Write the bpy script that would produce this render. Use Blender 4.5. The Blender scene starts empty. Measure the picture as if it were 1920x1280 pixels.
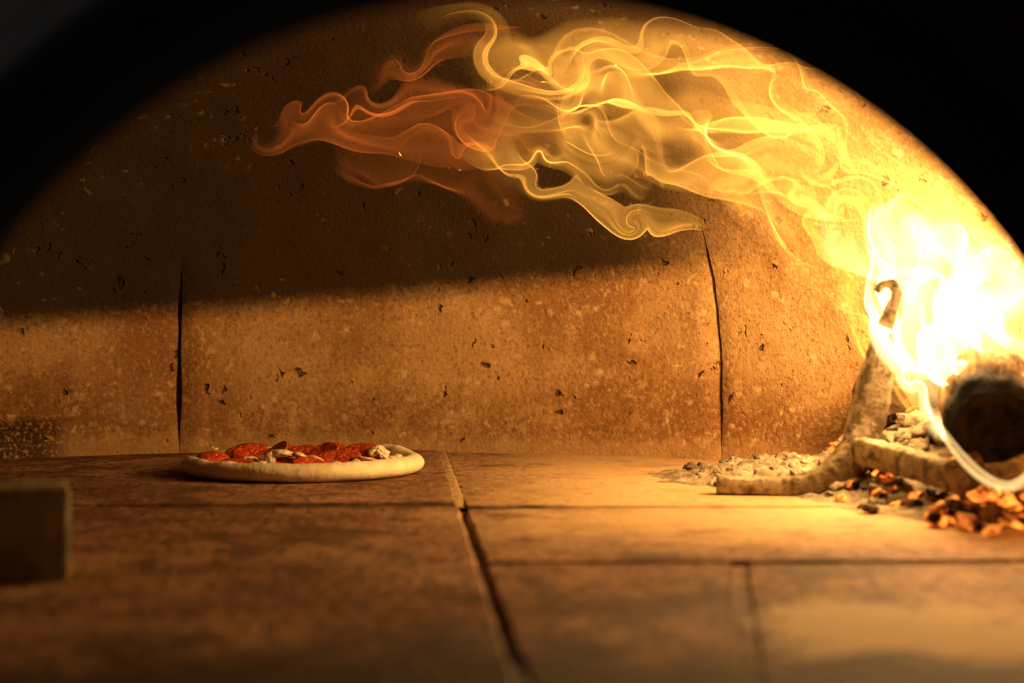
import bpy, bmesh, math, random
import numpy as np
from mathutils import Vector, Matrix

# ------------------------------------------------------------------ camera, world, light, exposure
SC = bpy.context.scene
COL = SC.collection
cam_d = bpy.data.cameras.new('camera')
cam_d.lens = 50.0
cam_d.sensor_width = 36.0
cam_d.dof.use_dof = True
cam_d.dof.focus_distance = 1.80
cam_d.dof.aperture_fstop = 3.6
cam_d.clip_start = 0.02
cam = bpy.data.objects.new('camera', cam_d)
cam.location = (0.0, 0.0, 0.1564)
cam.rotation_euler = (math.radians(90), 0, 0)
COL.objects.link(cam)
SC.camera = cam
SC.view_settings.view_transform = 'Standard'
SC.view_settings.look = 'None'
SC.view_settings.exposure = 0.0
SC.view_settings.gamma = 1.0
SC.view_settings.use_curve_mapping = False
SC.cycles.transparent_max_bounces = 512
SC.cycles.sample_clamp_indirect = 3.0
SC.cycles.sample_clamp_direct = 6.0
SC.cycles.adaptive_threshold = 0.06
SC.cycles.adaptive_min_samples = 10
SC.cycles.max_bounces = 6
SC.cycles.diffuse_bounces = 3

world = bpy.data.worlds.new('room')
SC.world = world
world.use_nodes = True
world.node_tree.nodes['Background'].inputs['Color'].default_value = (0.8, 0.62, 0.48, 1)
world.node_tree.nodes['Background'].inputs['Strength'].default_value = 0.03

FIRE_RGB = (1.0, 0.60, 0.21)
def fire_light(name, loc, watts, radius):
    l = bpy.data.lights.new(name, 'POINT')
    l.energy = watts
    l.color = FIRE_RGB
    l.shadow_soft_size = radius
    o = bpy.data.objects.new(name, l)
    o.location = loc
    COL.objects.link(o)
    return o
# the light the burning logs and the plume along the vault give off
fire_light('fire_glow', (0.465, 1.455, 0.225), 22.0, 0.06)
fire_light('fire_glow', (0.36, 1.46, 0.31), 4.0, 0.06)
fire_light('fire_glow', (0.20, 1.52, 0.42), 1.1, 0.05)
room = bpy.data.lights.new('facade_corner_fill', 'SPOT')  # added spot out of view, only to brighten the facade's upper left corner
room.energy = 14.0
room.color = (1.0, 0.98, 0.93)
room.spot_size = math.radians(24)
room.spot_blend = 1.0
room.shadow_soft_size = 0.05
room_o = bpy.data.objects.new('facade_corner_fill', room)
room_o.location = (-0.9, -0.5, 0.9)
room_o.rotation_euler = (Vector((-0.32, 0.5, 0.36)) - Vector(room_o.location)).to_track_quat('-Z', 'Y').to_euler()
COL.objects.link(room_o)

# ------------------------------------------------------------------ helpers
rnd = random.Random(11)
def obj(name, verts, faces, mat, parent=None, smooth=True, loc=None, rot=None):
    me = bpy.data.meshes.new(name)
    me.from_pydata([tuple(v) for v in verts], [], [tuple(f) for f in faces])
    if smooth:
        me.polygons.foreach_set('use_smooth', [True] * len(me.polygons))
    me.update()
    return link(name, me, mat, parent, loc, rot)
def link(name, me, mat=None, parent=None, loc=None, rot=None):
    if mat is not None and not me.materials:
        me.materials.append(mat)
    o = bpy.data.objects.new(name, me)
    COL.objects.link(o)
    if parent is not None:
        o.parent = parent
    if loc is not None: o.location = loc
    if rot is not None: o.rotation_euler = rot
    return o
def empty(name, loc=(0, 0, 0)):
    o = bpy.data.objects.new(name, None)
    o.empty_display_size = 0.05
    o.location = loc
    COL.objects.link(o)
    return o
def tag(o, label=None, cat=None, group=None, kind=None):
    if label: o['label'] = label
    if cat: o['category'] = cat
    if group: o['group'] = group
    if kind: o['kind'] = kind
    return o

_rng = np.random.RandomState(7)
_perm = _rng.permutation(256); _perm = np.concatenate([_perm, _perm, _perm])
_g = _rng.normal(size=(256, 3)); _g /= np.linalg.norm(_g, axis=1)[:, None]
def noise(x, y, z):
    x, y, z = np.broadcast_arrays(np.asarray(x, float), np.asarray(y, float), np.asarray(z, float))
    xi = np.floor(x).astype(int); yi = np.floor(y).astype(int); zi = np.floor(z).astype(int)
    xf = x - xi; yf = y - yi; zf = z - zi
    u = xf**3 * (xf * (xf * 6 - 15) + 10); v = yf**3 * (yf * (yf * 6 - 15) + 10); w = zf**3 * (zf * (zf * 6 - 15) + 10)
    def gr(a, b, c):
        g = _g[_perm[_perm[_perm[(xi + a) & 255] + ((yi + b) & 255)] + ((zi + c) & 255)]]
        return g[..., 0] * (xf - a) + g[..., 1] * (yf - b) + g[..., 2] * (zf - c)
    l = lambda a, b, t: a + (b - a) * t
    return 1.6 * l(l(l(gr(0,0,0), gr(1,0,0), u), l(gr(0,1,0), gr(1,1,0), u), v),
                   l(l(gr(0,0,1), gr(1,0,1), u), l(gr(0,1,1), gr(1,1,1), u), v), w)
def fbm(x, y, z, o=3):
    s = 0; a = 1.0
    for k in range(o):
        s = s + a * noise(x * 2**k + 7.3 * k, y * 2**k + 3.1 * k, z * 2**k); a *= .5
    return s
def spline(P, n):
    P = np.array(P, float); k = len(P)
    Q = np.vstack([2 * P[0] - P[1], P, 2 * P[-1] - P[-2]])
    s = np.linspace(0, k - 1 - 1e-9, n); i = s.astype(int); t = (s - i)[:, None]
    a, b, c, d = Q[i], Q[i+1], Q[i+2], Q[i+3]
    return .5 * (2*b + (c-a)*t + (2*a - 5*b + 4*c - d)*t*t + (3*b - a - 3*c + d)*t**3)
def grid_faces(n, m, wrap=False, off=0):
    F = []
    for i in range(n - 1):
        for j in range(m if wrap else m - 1):
            j2 = (j + 1) % m
            F.append((off + i*m + j, off + i*m + j2, off + (i+1)*m + j2, off + (i+1)*m + j))
    return F

# ------------------------------------------------------------------ materials
class NT:
    def __init__(self, name):
        self.m = bpy.data.materials.new(name)
        self.m.use_nodes = True
        self.t = self.m.node_tree
        self.t.nodes.clear()
        self.out = self.t.nodes.new('ShaderNodeOutputMaterial')
        self.b = self.t.nodes.new('ShaderNodeBsdfPrincipled')
        self.t.links.new(self.b.outputs[0], self.out.inputs['Surface'])
        self.pos = self.t.nodes.new('ShaderNodeNewGeometry').outputs['Position']
        self.obj = self.t.nodes.new('ShaderNodeTexCoord').outputs['Object']
    def n(self, kind, **k):
        nd = self.t.nodes.new('ShaderNode' + kind)
        for a, v in k.items(): setattr(nd, a, v)
        return nd
    def put(self, sock, v):
        if hasattr(v, 'is_output'): self.t.links.new(v, sock)
        else: sock.default_value = v
    def mapped(self, co, scale=(1,1,1), loc=(0,0,0), rot=(0,0,0)):
        m = self.n('Mapping'); self.put(m.inputs[0], co)
        m.inputs['Location'].default_value = loc; m.inputs['Rotation'].default_value = rot; m.inputs['Scale'].default_value = scale
        return m.outputs[0]
    def noise(self, scale, detail=4, rough=.55, co=None, dist=0.0):
        x = self.n('TexNoise'); self.put(x.inputs['Vector'], co if co is not None else self.pos)
        x.inputs['Scale'].default_value = scale; x.inputs['Detail'].default_value = detail
        x.inputs['Roughness'].default_value = rough; x.inputs['Distortion'].default_value = dist
        return x.outputs['Fac']
    def voro(self, scale, co=None, feature='F1', rand=1.0):
        x = self.n('TexVoronoi', feature=feature); self.put(x.inputs['Vector'], co if co is not None else self.pos)
        x.inputs['Scale'].default_value = scale
        x.inputs['Randomness'].default_value = rand
        return x.outputs['Distance']
    def ramp(self, f, a, b, lo=0.0, hi=1.0):
        x = self.n('MapRange', clamp=True, interpolation_type='SMOOTHSTEP')
        self.put(x.inputs['Value'], f)
        x.inputs['From Min'].default_value = a; x.inputs['From Max'].default_value = b
        x.inputs['To Min'].default_value = lo; x.inputs['To Max'].default_value = hi
        return x.outputs[0]
    def math(self, op, a, b=0.0):
        x = self.n('Math', operation=op); self.put(x.inputs[0], a); self.put(x.inputs[1], b)
        return x.outputs[0]
    def mix(self, f, a, b, mode='MIX'):
        x = self.n('Mix', data_type='RGBA', blend_type=mode)
        self.put(x.inputs[0], f)
        self.put(x.inputs[6], a if hasattr(a, 'is_output') else (*a, 1))
        self.put(x.inputs[7], b if hasattr(b, 'is_output') else (*b, 1))
        return x.outputs[2]
    def sep(self, v):
        x = self.n('SeparateXYZ'); self.put(x.inputs[0], v); return x.outputs
    def bump(self, h, dist, strength=1.0, prev=None):
        x = self.n('Bump'); self.put(x.inputs['Height'], h)
        x.inputs['Distance'].default_value = dist; x.inputs['Strength'].default_value = strength
        if prev is not None: self.put(x.inputs['Normal'], prev)
        return x.outputs[0]
    def done(self, col, rough=.9, nrm=None, spec=.2):
        self.put(self.b.inputs['Base Color'], col if hasattr(col, 'is_output') else (*col, 1))
        self.put(self.b.inputs['Roughness'], rough)
        self.b.inputs['Specular IOR Level'].default_value = spec
        if nrm is not None: self.put(self.b.inputs['Normal'], nrm)
        return self.m

def mat_wall():
    t = NT('fired_refractory')
    x, y, z = t.sep(t.pos)
    big = t.noise(5.0, 4, .6); mid = t.noise(30, 4, .7); fine = t.noise(170, 3, .75)
    c = t.mix(t.ramp(big, .38, .62), (.30, .150, .052), (.46, .275, .118))
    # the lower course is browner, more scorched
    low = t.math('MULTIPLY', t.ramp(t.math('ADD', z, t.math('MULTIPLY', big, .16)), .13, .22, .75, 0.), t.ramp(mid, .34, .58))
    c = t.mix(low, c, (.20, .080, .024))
    c = t.mix(t.ramp(mid, .54, .70, 0, .6), c, (.56, .36, .17))
    c = t.mix(t.ramp(fine, .52, .68, 0, .6), c, (.15, .065, .022))
    c = t.mix(t.ramp(fine, .34, .46, .5, 0), c, (.60, .40, .20))
    # pale aggregate and dark pits, ragged
    warp = t.n('VectorMath', operation='ADD')
    nz = t.n('TexNoise'); t.put(nz.inputs['Vector'], t.pos); nz.inputs['Scale'].default_value = 60; nz.inputs['Detail'].default_value = 2
    sc_ = t.n('VectorMath', operation='SCALE'); t.put(sc_.inputs[0], nz.outputs['Color']); sc_.inputs['Scale'].default_value = .03
    t.put(warp.inputs[0], t.pos); t.put(warp.inputs[1], sc_.outputs[0])
    wp = warp.outputs[0]
    v = t.voro(48, wp)
    sel = t.noise(19, 1, .5, wp)
    spk = t.math('MULTIPLY', t.ramp(v, .12, .34, 1, 0), t.ramp(sel, .51, .57))
    c = t.mix(t.math('MULTIPLY', spk, .65), c, (.66, .45, .24))
    pit = t.math('MULTIPLY', t.ramp(v, .12, .30, 1, 0), t.ramp(sel, .41, .36))
    c = t.mix(t.math('MULTIPLY', pit, .85), c, (.07, .03, .01))
    # floury ash dust at the foot of the wall
    dust = t.ramp(t.math('ADD', z, t.math('MULTIPLY', mid, .05)), .030, .060, .55, 0)
    c = t.mix(dust, c, (.46, .28, .125))
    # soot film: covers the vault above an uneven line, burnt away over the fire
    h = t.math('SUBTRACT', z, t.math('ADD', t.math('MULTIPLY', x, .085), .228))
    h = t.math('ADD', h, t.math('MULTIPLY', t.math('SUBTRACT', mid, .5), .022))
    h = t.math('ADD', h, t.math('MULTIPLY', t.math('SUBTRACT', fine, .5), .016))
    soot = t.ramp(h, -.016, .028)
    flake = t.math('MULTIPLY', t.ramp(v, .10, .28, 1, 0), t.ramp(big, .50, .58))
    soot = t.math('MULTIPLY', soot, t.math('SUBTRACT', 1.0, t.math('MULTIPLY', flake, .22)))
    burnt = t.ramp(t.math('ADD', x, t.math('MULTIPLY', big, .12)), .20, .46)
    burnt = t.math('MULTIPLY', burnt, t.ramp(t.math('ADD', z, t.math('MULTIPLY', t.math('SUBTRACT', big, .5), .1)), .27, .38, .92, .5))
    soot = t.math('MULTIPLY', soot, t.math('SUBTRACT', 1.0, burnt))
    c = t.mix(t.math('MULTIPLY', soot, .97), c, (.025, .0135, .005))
    # tarry patch low on the far side
    tar = t.math('MULTIPLY', t.ramp(t.math('ADD', x, t.math('MULTIPLY', fine, .08)), -.60, -.55, 1, 0),
                 t.ramp(t.math('ADD', z, t.math('MULTIPLY', mid, .06)), .075, .09, 1, 0))
    tar = t.math('MULTIPLY', tar, t.ramp(fine, .40, .50))
    c = t.mix(t.math('MULTIPLY', tar, .85), c, (.03, .018, .009))
    hgt = t.math('ADD', t.math('MULTIPLY', fine, .5), t.math('MULTIPLY', mid, .5))
    hgt = t.math('SUBTRACT', hgt, t.math('MULTIPLY', pit, 1.3))
    return t.done(c, .92, t.bump(hgt, .005, .9), .15)

def mat_floor():
    t = NT('oven_floor_stone')
    x, y, z = t.sep(t.pos)
    big = t.noise(4.5, 4, .6, t.mapped(t.pos, (1, .8, 1)))
    mid = t.noise(18, 4, .65); fine = t.noise(120, 3, .75, t.mapped(t.pos, (1, .45, 1)))
    c = t.mix(t.ramp(big, .38, .62), (.215, .100, .052), (.39, .215, .118))
    c = t.mix(t.ramp(mid, .48, .60, 0, .8), c, (.145, .064, .030))
    c = t.mix(t.ramp(fine, .50, .62, 0, .75), c, (.065, .032, .014))
    c = t.mix(t.ramp(fine, .36, .46, .5, 0), c, (.46, .30, .16))
    # pale flour and ash on the side by the fire
    fl = t.math('MULTIPLY', t.ramp(t.math('ADD', x, t.math('MULTIPLY', mid, .3)), .02, .26), t.ramp(t.math('ADD', y, t.math('MULTIPLY', mid, .45)), 1.25, 1.5))
    c = t.mix(t.math('MULTIPLY', fl, .8), c, (.60, .41, .21))
    # crumbs of char
    v = t.voro(60, t.mapped(t.pos, (1, 1, 1), loc=(.3, .7, 0)))
    c = t.mix(t.math('MULTIPLY', t.math('MULTIPLY', t.ramp(v, .10, .2, 1, 0), t.ramp(mid, .52, .58)), .8), c, (.04, .022, .01))
    # long scorched smears
    sm = t.noise(8, 4, .65, t.mapped(t.pos, (1, .8, 1), loc=(1, 2, 3)))
    c = t.mix(t.math('MULTIPLY', t.ramp(sm, .52, .62, 0, .75), t.math('SUBTRACT', 1.0, t.math('MULTIPLY', fl, .7))), c, (.085, .042, .016))
    # soot scraped along the cross joint
    ln = t.math('ABSOLUTE', t.math('SUBTRACT', t.math('ADD', y, t.math('MULTIPLY', x, -.06)), 1.372))
    ln = t.math('ADD', ln, t.math('MULTIPLY', t.math('SUBTRACT', mid, .5), .05))
    sc2 = t.math('MULTIPLY', t.ramp(ln, .004, .030, 1, 0), t.math('MULTIPLY', t.ramp(x, -.30, -.22), t.ramp(x, .02, .07, 1, 0)))
    c = t.mix(t.math('MULTIPLY', sc2, .85), c, (.04, .02, .008))
    # floor colour darkens unevenly towards the mouth
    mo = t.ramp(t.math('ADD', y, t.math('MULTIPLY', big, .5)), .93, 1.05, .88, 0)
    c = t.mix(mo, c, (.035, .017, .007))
    # spilt flour by the mouth
    ex = t.math('POWER', t.math('MULTIPLY', t.math('SUBTRACT', x, .225), 1 / .10), 2.0)
    ey = t.math('POWER', t.math('MULTIPLY', t.math('SUBTRACT', y, .805), 1 / .075), 2.0)
    sp = t.math('ADD', t.math('ADD', ex, ey), t.math('MULTIPLY', t.math('SUBTRACT', mid, .5), 5.0))
    c = t.mix(t.ramp(sp, .4, 1.6, .85, 0), c, (.66, .50, .28))
    hgt = t.math('ADD', t.math('MULTIPLY', fine, .4), t.math('MULTIPLY', mid, .7))
    return t.done(c, .85, t.bump(hgt, .004, .7), .2)

def mat_plain(name, a, b, scale, rough=.8, bump=.001, spec=.3, metal=0.0):
    t = NT(name)
    f = t.noise(scale, 5, .6, t.obj); f2 = t.noise(scale * 4, 3, .6, t.obj)
    c = t.mix(t.ramp(f, .35, .65), a, b)
    m = t.done(c, rough, t.bump(t.math('ADD', f, t.math('MULTIPLY', f2, .4)), bump, .8), spec)
    t.b.inputs['Metallic'].default_value = metal
    return m

def mat_iron():
    t = NT('ash_coated_iron')
    a = t.noise(60, 5, .65); b = t.noise(220, 4, .7); g = t.noise(18, 4, .6)
    c = t.mix(t.ramp(g, .35, .65), (.30, .225, .13), (.50, .40, .26))
    c = t.mix(t.ramp(a, .47, .60, 0, .85), c, (.11, .07, .035))
    c = t.mix(t.ramp(b, .52, .64, 0, .7), c, (.10, .065, .035))
    return t.done(c, .9, t.bump(t.math('ADD', a, b), .0022, .8), .2)

def mat_ash(name='wood_ash', a=(.25, .185, .115), b=(.46, .37, .255), dark=.6):
    t = NT(name)
    f = t.noise(40, 5, .65); g = t.noise(190, 4, .7)
    st = t.noise(55, 3, .6, t.mapped(t.obj, (1, 1, 5)))
    c = t.mix(t.ramp(f, .35, .65), a, b)
    c = t.mix(t.ramp(g, .56, .70, 0, dark), c, (.13, .09, .055))
    c = t.mix(t.ramp(st, .60, .72, 0, dark), c, (.16, .11, .06))
    dk = t.noise(24, 4, .65, t.mapped(t.pos, loc=(4, 1, 7)))
    c = t.mix(t.ramp(dk, .50, .62, 0, dark), c, (.10, .07, .042))
    return t.done(c, .95, t.bump(t.math('ADD', f, t.math('MULTIPLY', g, .9)), .005, 1.0), .1)

def mat_ember(name='glowing_charcoal', strength=3.0, a=.42, b=.62):
    t = NT(name)
    f = t.noise(45, 3, .6, t.pos, .6); g = t.noise(130, 4, .7)
    hot = t.ramp(f, a, b)
    c = t.mix(t.ramp(g, .5, .65), (.035, .022, .016), (.30, .20, .13))
    t.m.cycles.emission_sampling = 'NONE'      # too weak and too many to be worth sampling as lamps
    e = t.mix(hot, (.55, .035, .003), (1.0, .27, .03))
    t.put(t.b.inputs['Emission Color'], e)
    t.put(t.b.inputs['Emission Strength'], t.math('MULTIPLY', hot, strength))
    return t.done(c, .9, t.bump(g, .003, .8), .1)

def mat_bark():
    t = NT('burning_bark')
    co = t.mapped(t.obj, (1, 1, .22))
    f = t.noise(50, 5, .7, co, .5); g = t.noise(150, 4, .7, co)
    v = t.voro(48, co, 'DISTANCE_TO_EDGE')
    c = t.mix(t.ramp(f, .35, .66), (.10, .055, .022), (.42, .27, .11))
    c = t.mix(t.ramp(v, .0, .06, .5, 0), c, (.05, .03, .015))
    c = t.mix(t.ramp(g, .56, .7, 0, .6), c, (.58, .42, .22))
    x, y, z = t.sep(t.obj)
    c = t.mix(t.ramp(t.math('ADD', z, t.math('MULTIPLY', f, .04)), .035, .085, .99, 0), c, (.012, .009, .007))
    return t.done(c, .95, t.bump(t.math('ADD', f, t.math('MULTIPLY', v, .6)), .008, 1.0), .1)

def mat_crust():
    t = NT('pizza_dough')
    f = t.noise(26, 4, .6); g = t.noise(140, 3, .6); s = t.noise(55, 3, .5)
    c = t.mix(t.ramp(f, .35, .65), (.82, .68, .43), (.92, .82, .58))
    c = t.mix(t.ramp(s, .64, .74, 0, .55), c, (.55, .30, .11))
    x, y, z = t.sep(t.obj)
    base = t.ramp(t.math('ADD', z, t.math('MULTIPLY', s, .012)), .006, .0125, .55, 0)
    c = t.mix(base, c, (.42, .24, .10))
    m = t.done(c, .75, t.bump(t.math('ADD', f, t.math('MULTIPLY', g, .4)), .003, .7), .25)
    return m

def mat_pepperoni():
    t = NT('pepperoni')
    g = t.noise(330, 3, .6, t.obj); v = t.voro(170, t.obj); f = t.noise(60, 3, .6, t.obj)
    c = t.mix(t.ramp(f, .35, .65), (.46, .040, .014), (.64, .085, .022))
    c = t.mix(t.math('MULTIPLY', t.ramp(v, .14, .36, 1, 0), .7), c, (.90, .36, .11))
    c = t.mix(t.ramp(g, .60, .72, 0, .5), c, (.22, .015, .008))
    m = t.done(c, .34, t.bump(t.math('ADD', g, v), .0012, .8), .5)
    return m

def mat_glossy(name, a, b, scale, rough, bump):
    return mat_plain(name, a, b, scale, rough, bump, .5)

def mat_flame(name, rgb, strength):
    m = bpy.data.materials.new(name)
    m.use_nodes = True
    t = m.node_tree; t.nodes.clear()
    out = t.nodes.new('ShaderNodeOutputMaterial'); e = t.nodes.new('ShaderNodeEmission')
    e.inputs['Color'].default_value = (*rgb, 1); e.inputs['Strength'].default_value = strength
    t.links.new(e.outputs[0], out.inputs['Volume'])
    return m

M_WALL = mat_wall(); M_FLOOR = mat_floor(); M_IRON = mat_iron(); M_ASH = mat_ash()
M_COAL = mat_ash('ash_dusted_charcoal', (.14, .10, .065), (.60, .49, .33), .8)
M_DARKCOAL = mat_plain('dark_charcoal', (.02, .014, .010), (.16, .11, .07), 90, .9, .004, .15)
M_CHAR = mat_plain('black_char', (.012, .009, .007), (.06, .04, .028), 60, .85, .004, .2)
M_WOOD = mat_plain('charred_wood', (.05, .03, .015), (.16, .095, .045), 40, .8, .004, .2)
M_EMBER = mat_ember(); M_EMBER2 = mat_ember('dull_red_charcoal', 1.3, .46, .68)
M_BARK = mat_bark(); M_CRUST = mat_crust(); M_PEP = mat_pepperoni()
M_SAUCE = mat_glossy('tomato_sauce', (.40, .035, .010), (.55, .085, .02), 60, .35, .002)
M_CHEESE = mat_glossy('melted_cheese', (.80, .62, .34), (.90, .78, .52), 80, .45, .002)
M_BED = mat_plain('joint_filler', (.06, .035, .018), (.16, .095, .045), 50, .95, .003, .1)
M_PLASTER = mat_plain('dim_facade_plaster', (.030, .026, .023), (.055, .048, .044), 9, .9, .002, .2)
M_STEEL = mat_plain('blackened_steel', (.010, .009, .009), (.018, .016, .015), 30, .6, .0005, .3)
M_FLOUR = mat_plain('swept_flour', (.30, .19, .09), (.50, .35, .18), 70, .95, .002, .1)
M_BRICK = mat_plain('sooty_brick', (.20, .175, .09), (.36, .31, .18), 30, .9, .003, .2)

# ------------------------------------------------------------------ the oven: floor, vault, front
CX, CY, R0, H0, NP = -0.2, 1.18, 0.87, 0.58, 2.8      # chamber centre, radius, height, roundness
def vault(th, ph, R=R0, H=H0):
    r = R * np.cos(ph)**(2 / NP); z = H * np.sin(ph)**(2 / NP)
    return np.stack([CX + r * np.cos(th), CY + r * np.sin(th), z], -1)

# floor slabs: outlines on the ground (x, y), joints between them left open
def ja(y): return -0.0809 + (1.797 - y) * 0.0757          # the long joint that runs away from the mouth
SLABS = [
    ([(-0.80, 1.335), (ja(1.378), 1.378), (ja(2.12), 2.12), (-0.335, 2.12), (-0.515, 1.845), (-0.80, 1.42)], 0.0),
    ([(-0.80, 1.42), (-0.515, 1.845), (-0.335, 2.12), (-0.80, 2.12), (-1.15, 2.12), (-1.15, 1.41), (-0.80, 1.42)], -0.001),
    ([(ja(1.372), 1.372), (0.76, 1.385), (0.76, 2.12), (ja(2.12), 2.12)], -0.003),
    ([(-0.80, 0.44), (ja(0.44), 0.44), (ja(1.378), 1.378), (-0.80, 1.335)], -0.001),
    ([(ja(1.03), 1.03), (0.76, 1.053), (0.76, 1.385), (ja(1.372), 1.372)], -0.004),
    ([(ja(0.44), 0.44), (0.080, 0.44), (0.166, 1.0355), (ja(1.03), 1.03)], -0.004),
    ([(0.080, 0.44), (0.76, 0.44), (0.76, 1.053), (0.166, 1.0355)], -0.005),
]
floor = tag(empty('floor'), 'stone slab floor of the oven with open joints', None, None, 'structure')
def slab(outline, z0, gap=0.0030):
    P = []
    k = len(outline)
    cx = sum(p[0] for p in outline) / k; cy = sum(p[1] for p in outline) / k
    for i in range(k):
        a = Vector(outline[i]); b = Vector(outline[(i + 1) % k])
        L = (b - a).length
        if L < 1e-6: continue
        nrm = Vector((-(b - a).y, (b - a).x)) / L      # inward for counter-clockwise outlines
        if nrm.dot(Vector((cx, cy)) - (a + b) / 2) < 0: nrm = -nrm
        q = max(2, int(L / .014))
        for j in range(q):
            e = gap if 0 < j else gap * 1.3
            p = a.lerp(b, (j + .5) / q) + nrm * (e + .0011 * rnd.uniform(-1, 1) + (.003 * rnd.random() if rnd.random() < .07 else 0))
            P.append((p, nrm))
    V = []; n = len(P)
    for (p, m) in P: V.append((p.x + m.x * .003, p.y + m.y * .003, z0))
    for (p, m) in P: V.append((p.x, p.y, z0 - .0032))
    for (p, m) in P: V.append((p.x, p.y, -.05))
    F = [tuple(range(n))]
    for r in range(2):
        for i in range(n):
            j = (i + 1) % n
            F.append((r*n + i, (r+1)*n + i, (r+1)*n + j, r*n + j))
    o = obj('floor_slab', V, F, M_FLOOR, floor, smooth=False)
    bm = bmesh.new(); bm.from_mesh(o.data); bmesh.ops.recalc_face_normals(bm, faces=bm.faces); bm.to_mesh(o.data); bm.free()
for outl, z in SLABS:
    slab(outl[:-1] if outl[0] == outl[-1] else outl, z)
obj('joint_filler', [(-1.3, .42, -.009), (.9, .42, -.009), (.9, 2.3, -.009), (-1.3, 2.3, -.009)], [(0, 1, 2, 3)], M_BED, floor, smooth=False)
# flour and ash swept into the far end of the long joint
q = 60; V = []
for i in range(q):
    y = 1.385 + (2.04 - 1.385) * i / (q - 1); w = .0052; zz = -.0015 - .004 * max(0, 1 - i / 8) + .0006 * float(noise(y * 60, 0, 0))
    V += [(ja(y) - w, y, zz), (ja(y), y, zz + .0006), (ja(y) + w, y, zz - .0008)]
obj('joint_flour', V, [f for i in range(q - 1) for f in ((3*i, 3*i+1, 3*i+4, 3*i+3), (3*i+1, 3*i+2, 3*i+5, 3*i+4))], M_FLOUR, floor)

# dirt packed into the long joint at the mouth
V = []
for i in range(24):
    y = .44 + .31 * i / 23; zz = -.0042 - .006 * max(0, (i - 17) / 6) + .0006 * float(noise(y * 60, 3, 0))
    V += [(ja(y) - .0052, y, zz + .001), (ja(y), y, zz + .0006), (ja(y) + .0052, y, zz - .0004)]
obj('joint_dirt', V, [f for i in range(23) for f in ((3*i, 3*i+1, 3*i+4, 3*i+3), (3*i+1, 3*i+2, 3*i+5, 3*i+4))], M_FLOOR, floor)

# and into the short one beside it
V = []
for i in range(30):
    y = .44 + .595 * i / 29; x = .080 + .086 * (y - .44) / .5955; zz = -.0052 - .0022 * max(0, min(1, (i - 18) / 4)) + .0006 * float(noise(y * 60, 7, 0))
    V += [(x - .0045, y, zz), (x, y, zz + .0003), (x + .0045, y, zz)]
obj('joint_dirt', V, [f for i in range(29) for f in ((3*i, 3*i+1, 3*i+4, 3*i+3), (3*i+1, 3*i+2, 3*i+5, 3*i+4))], M_FLOOR, floor)

# vault of seven cast segments
wall = tag(empty('wall_back'), 'curved refractory wall and vault of the oven, sooty above', None, None, 'structure')
EDGE0 = math.radians(56.6); STEP = 2 * math.pi / 7
def segment(k):
    a0 = EDGE0 + k * STEP; a1 = a0 + STEP
    n, m = 72, 64
    ph = np.linspace(-.02, math.pi / 2 - .01, n)[:, None]
    ph = np.sign(ph) * np.abs(ph)
    u = np.linspace(0, 1, m)[None]
    phc = np.clip(ph, 1e-4, None)
    e = (.0022 + .0016 * np.clip(fbm(phc * 9, k * 5.0, 1.0), -.6, 1.5) + .004 * np.clip(noise(phc * 40, k * 3.3, 4.2) - .3, 0, 1) + .0015 * noise(phc * 90, k * 2.1, 6.)) / R0
    e2 = (.0022 + .0016 * np.clip(fbm(phc * 9, k * 5.0 + 9, 2.0), -.6, 1.5)) / R0
    zc = np.sin(phc)**(2 / NP) * H0
    shut = 1 - .985 * np.clip((zc - (.25 if k == 0 else .20)) / .07, 0, 1); shut2 = 1 - .985 * np.clip((zc - (.25 if k == 6 else .20)) / .07, 0, 1)
    foot = np.clip((zc - .012) / .05, .12, 1)
    e = e * 1.35 * shut * foot; e2 = e2 * 1.35 * shut2 * foot
    th = (a0 + e) + (a1 - e2 - a0 - e) * u
    th = np.broadcast_to(th, (n, m)); phb = np.broadcast_to(phc, (n, m))
    A = vault(th, phb)
    A[..., 2] += np.where(ph < 0, -.02, 0)
    c = np.array([CX, CY, 0.1])
    d = A - c; d /= np.linalg.norm(d, axis=-1)[..., None]
    A = A + d * (.0022 * fbm(A[..., 0] * 14, A[..., 1] * 14, A[..., 2] * 14))[..., None]
    edge = np.minimum(u, 1 - u) * STEP * R0
    A = A + d * (.004 * np.exp(-(edge / .004)**2) * shut)[..., None]          # worn arrises
    B = A + d * .05
    V = np.concatenate([A.reshape(-1, 3), B.reshape(-1, 3)])
    N = n * m; F = []; SW = []
    for i in range(n - 1):
        for j in range(m - 1):
            q = (i*m + j, i*m + j + 1, (i+1)*m + j + 1, (i+1)*m + j)
            if V[q[0]][1] < .545: continue                           # the mouth side is closed by the front wall
            F.append(q[::-1]); F.append(tuple(N + t for t in q))
            if j == 0: SW.append((q[0], q[3], N + q[3], N + q[0]))
            if j == m - 2: SW.append((q[2], q[1], N + q[1], N + q[2]))
    base = len(V)                                                     # joint faces get their own corners so the arris stays crisp
    V = np.concatenate([V] + [V[list(f)] for f in SW])
    F += [tuple(range(base + 4 * i, base + 4 * i + 4)) for i in range(len(SW))]
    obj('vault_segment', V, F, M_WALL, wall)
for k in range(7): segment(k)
n, m = 24, 64
S = vault(np.linspace(0, 2 * math.pi, m, endpoint=False)[None] + np.zeros((n, 1)), np.linspace(1e-4, math.pi / 2 - .001, n)[:, None] + np.zeros((1, m)), R0 + .016, H0 + .016).reshape(-1, 3)
obj('joint_backing', S, [f for f in grid_faces(n, m, True) if S[f[0]][1] > .545], M_BED, wall)

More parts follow.
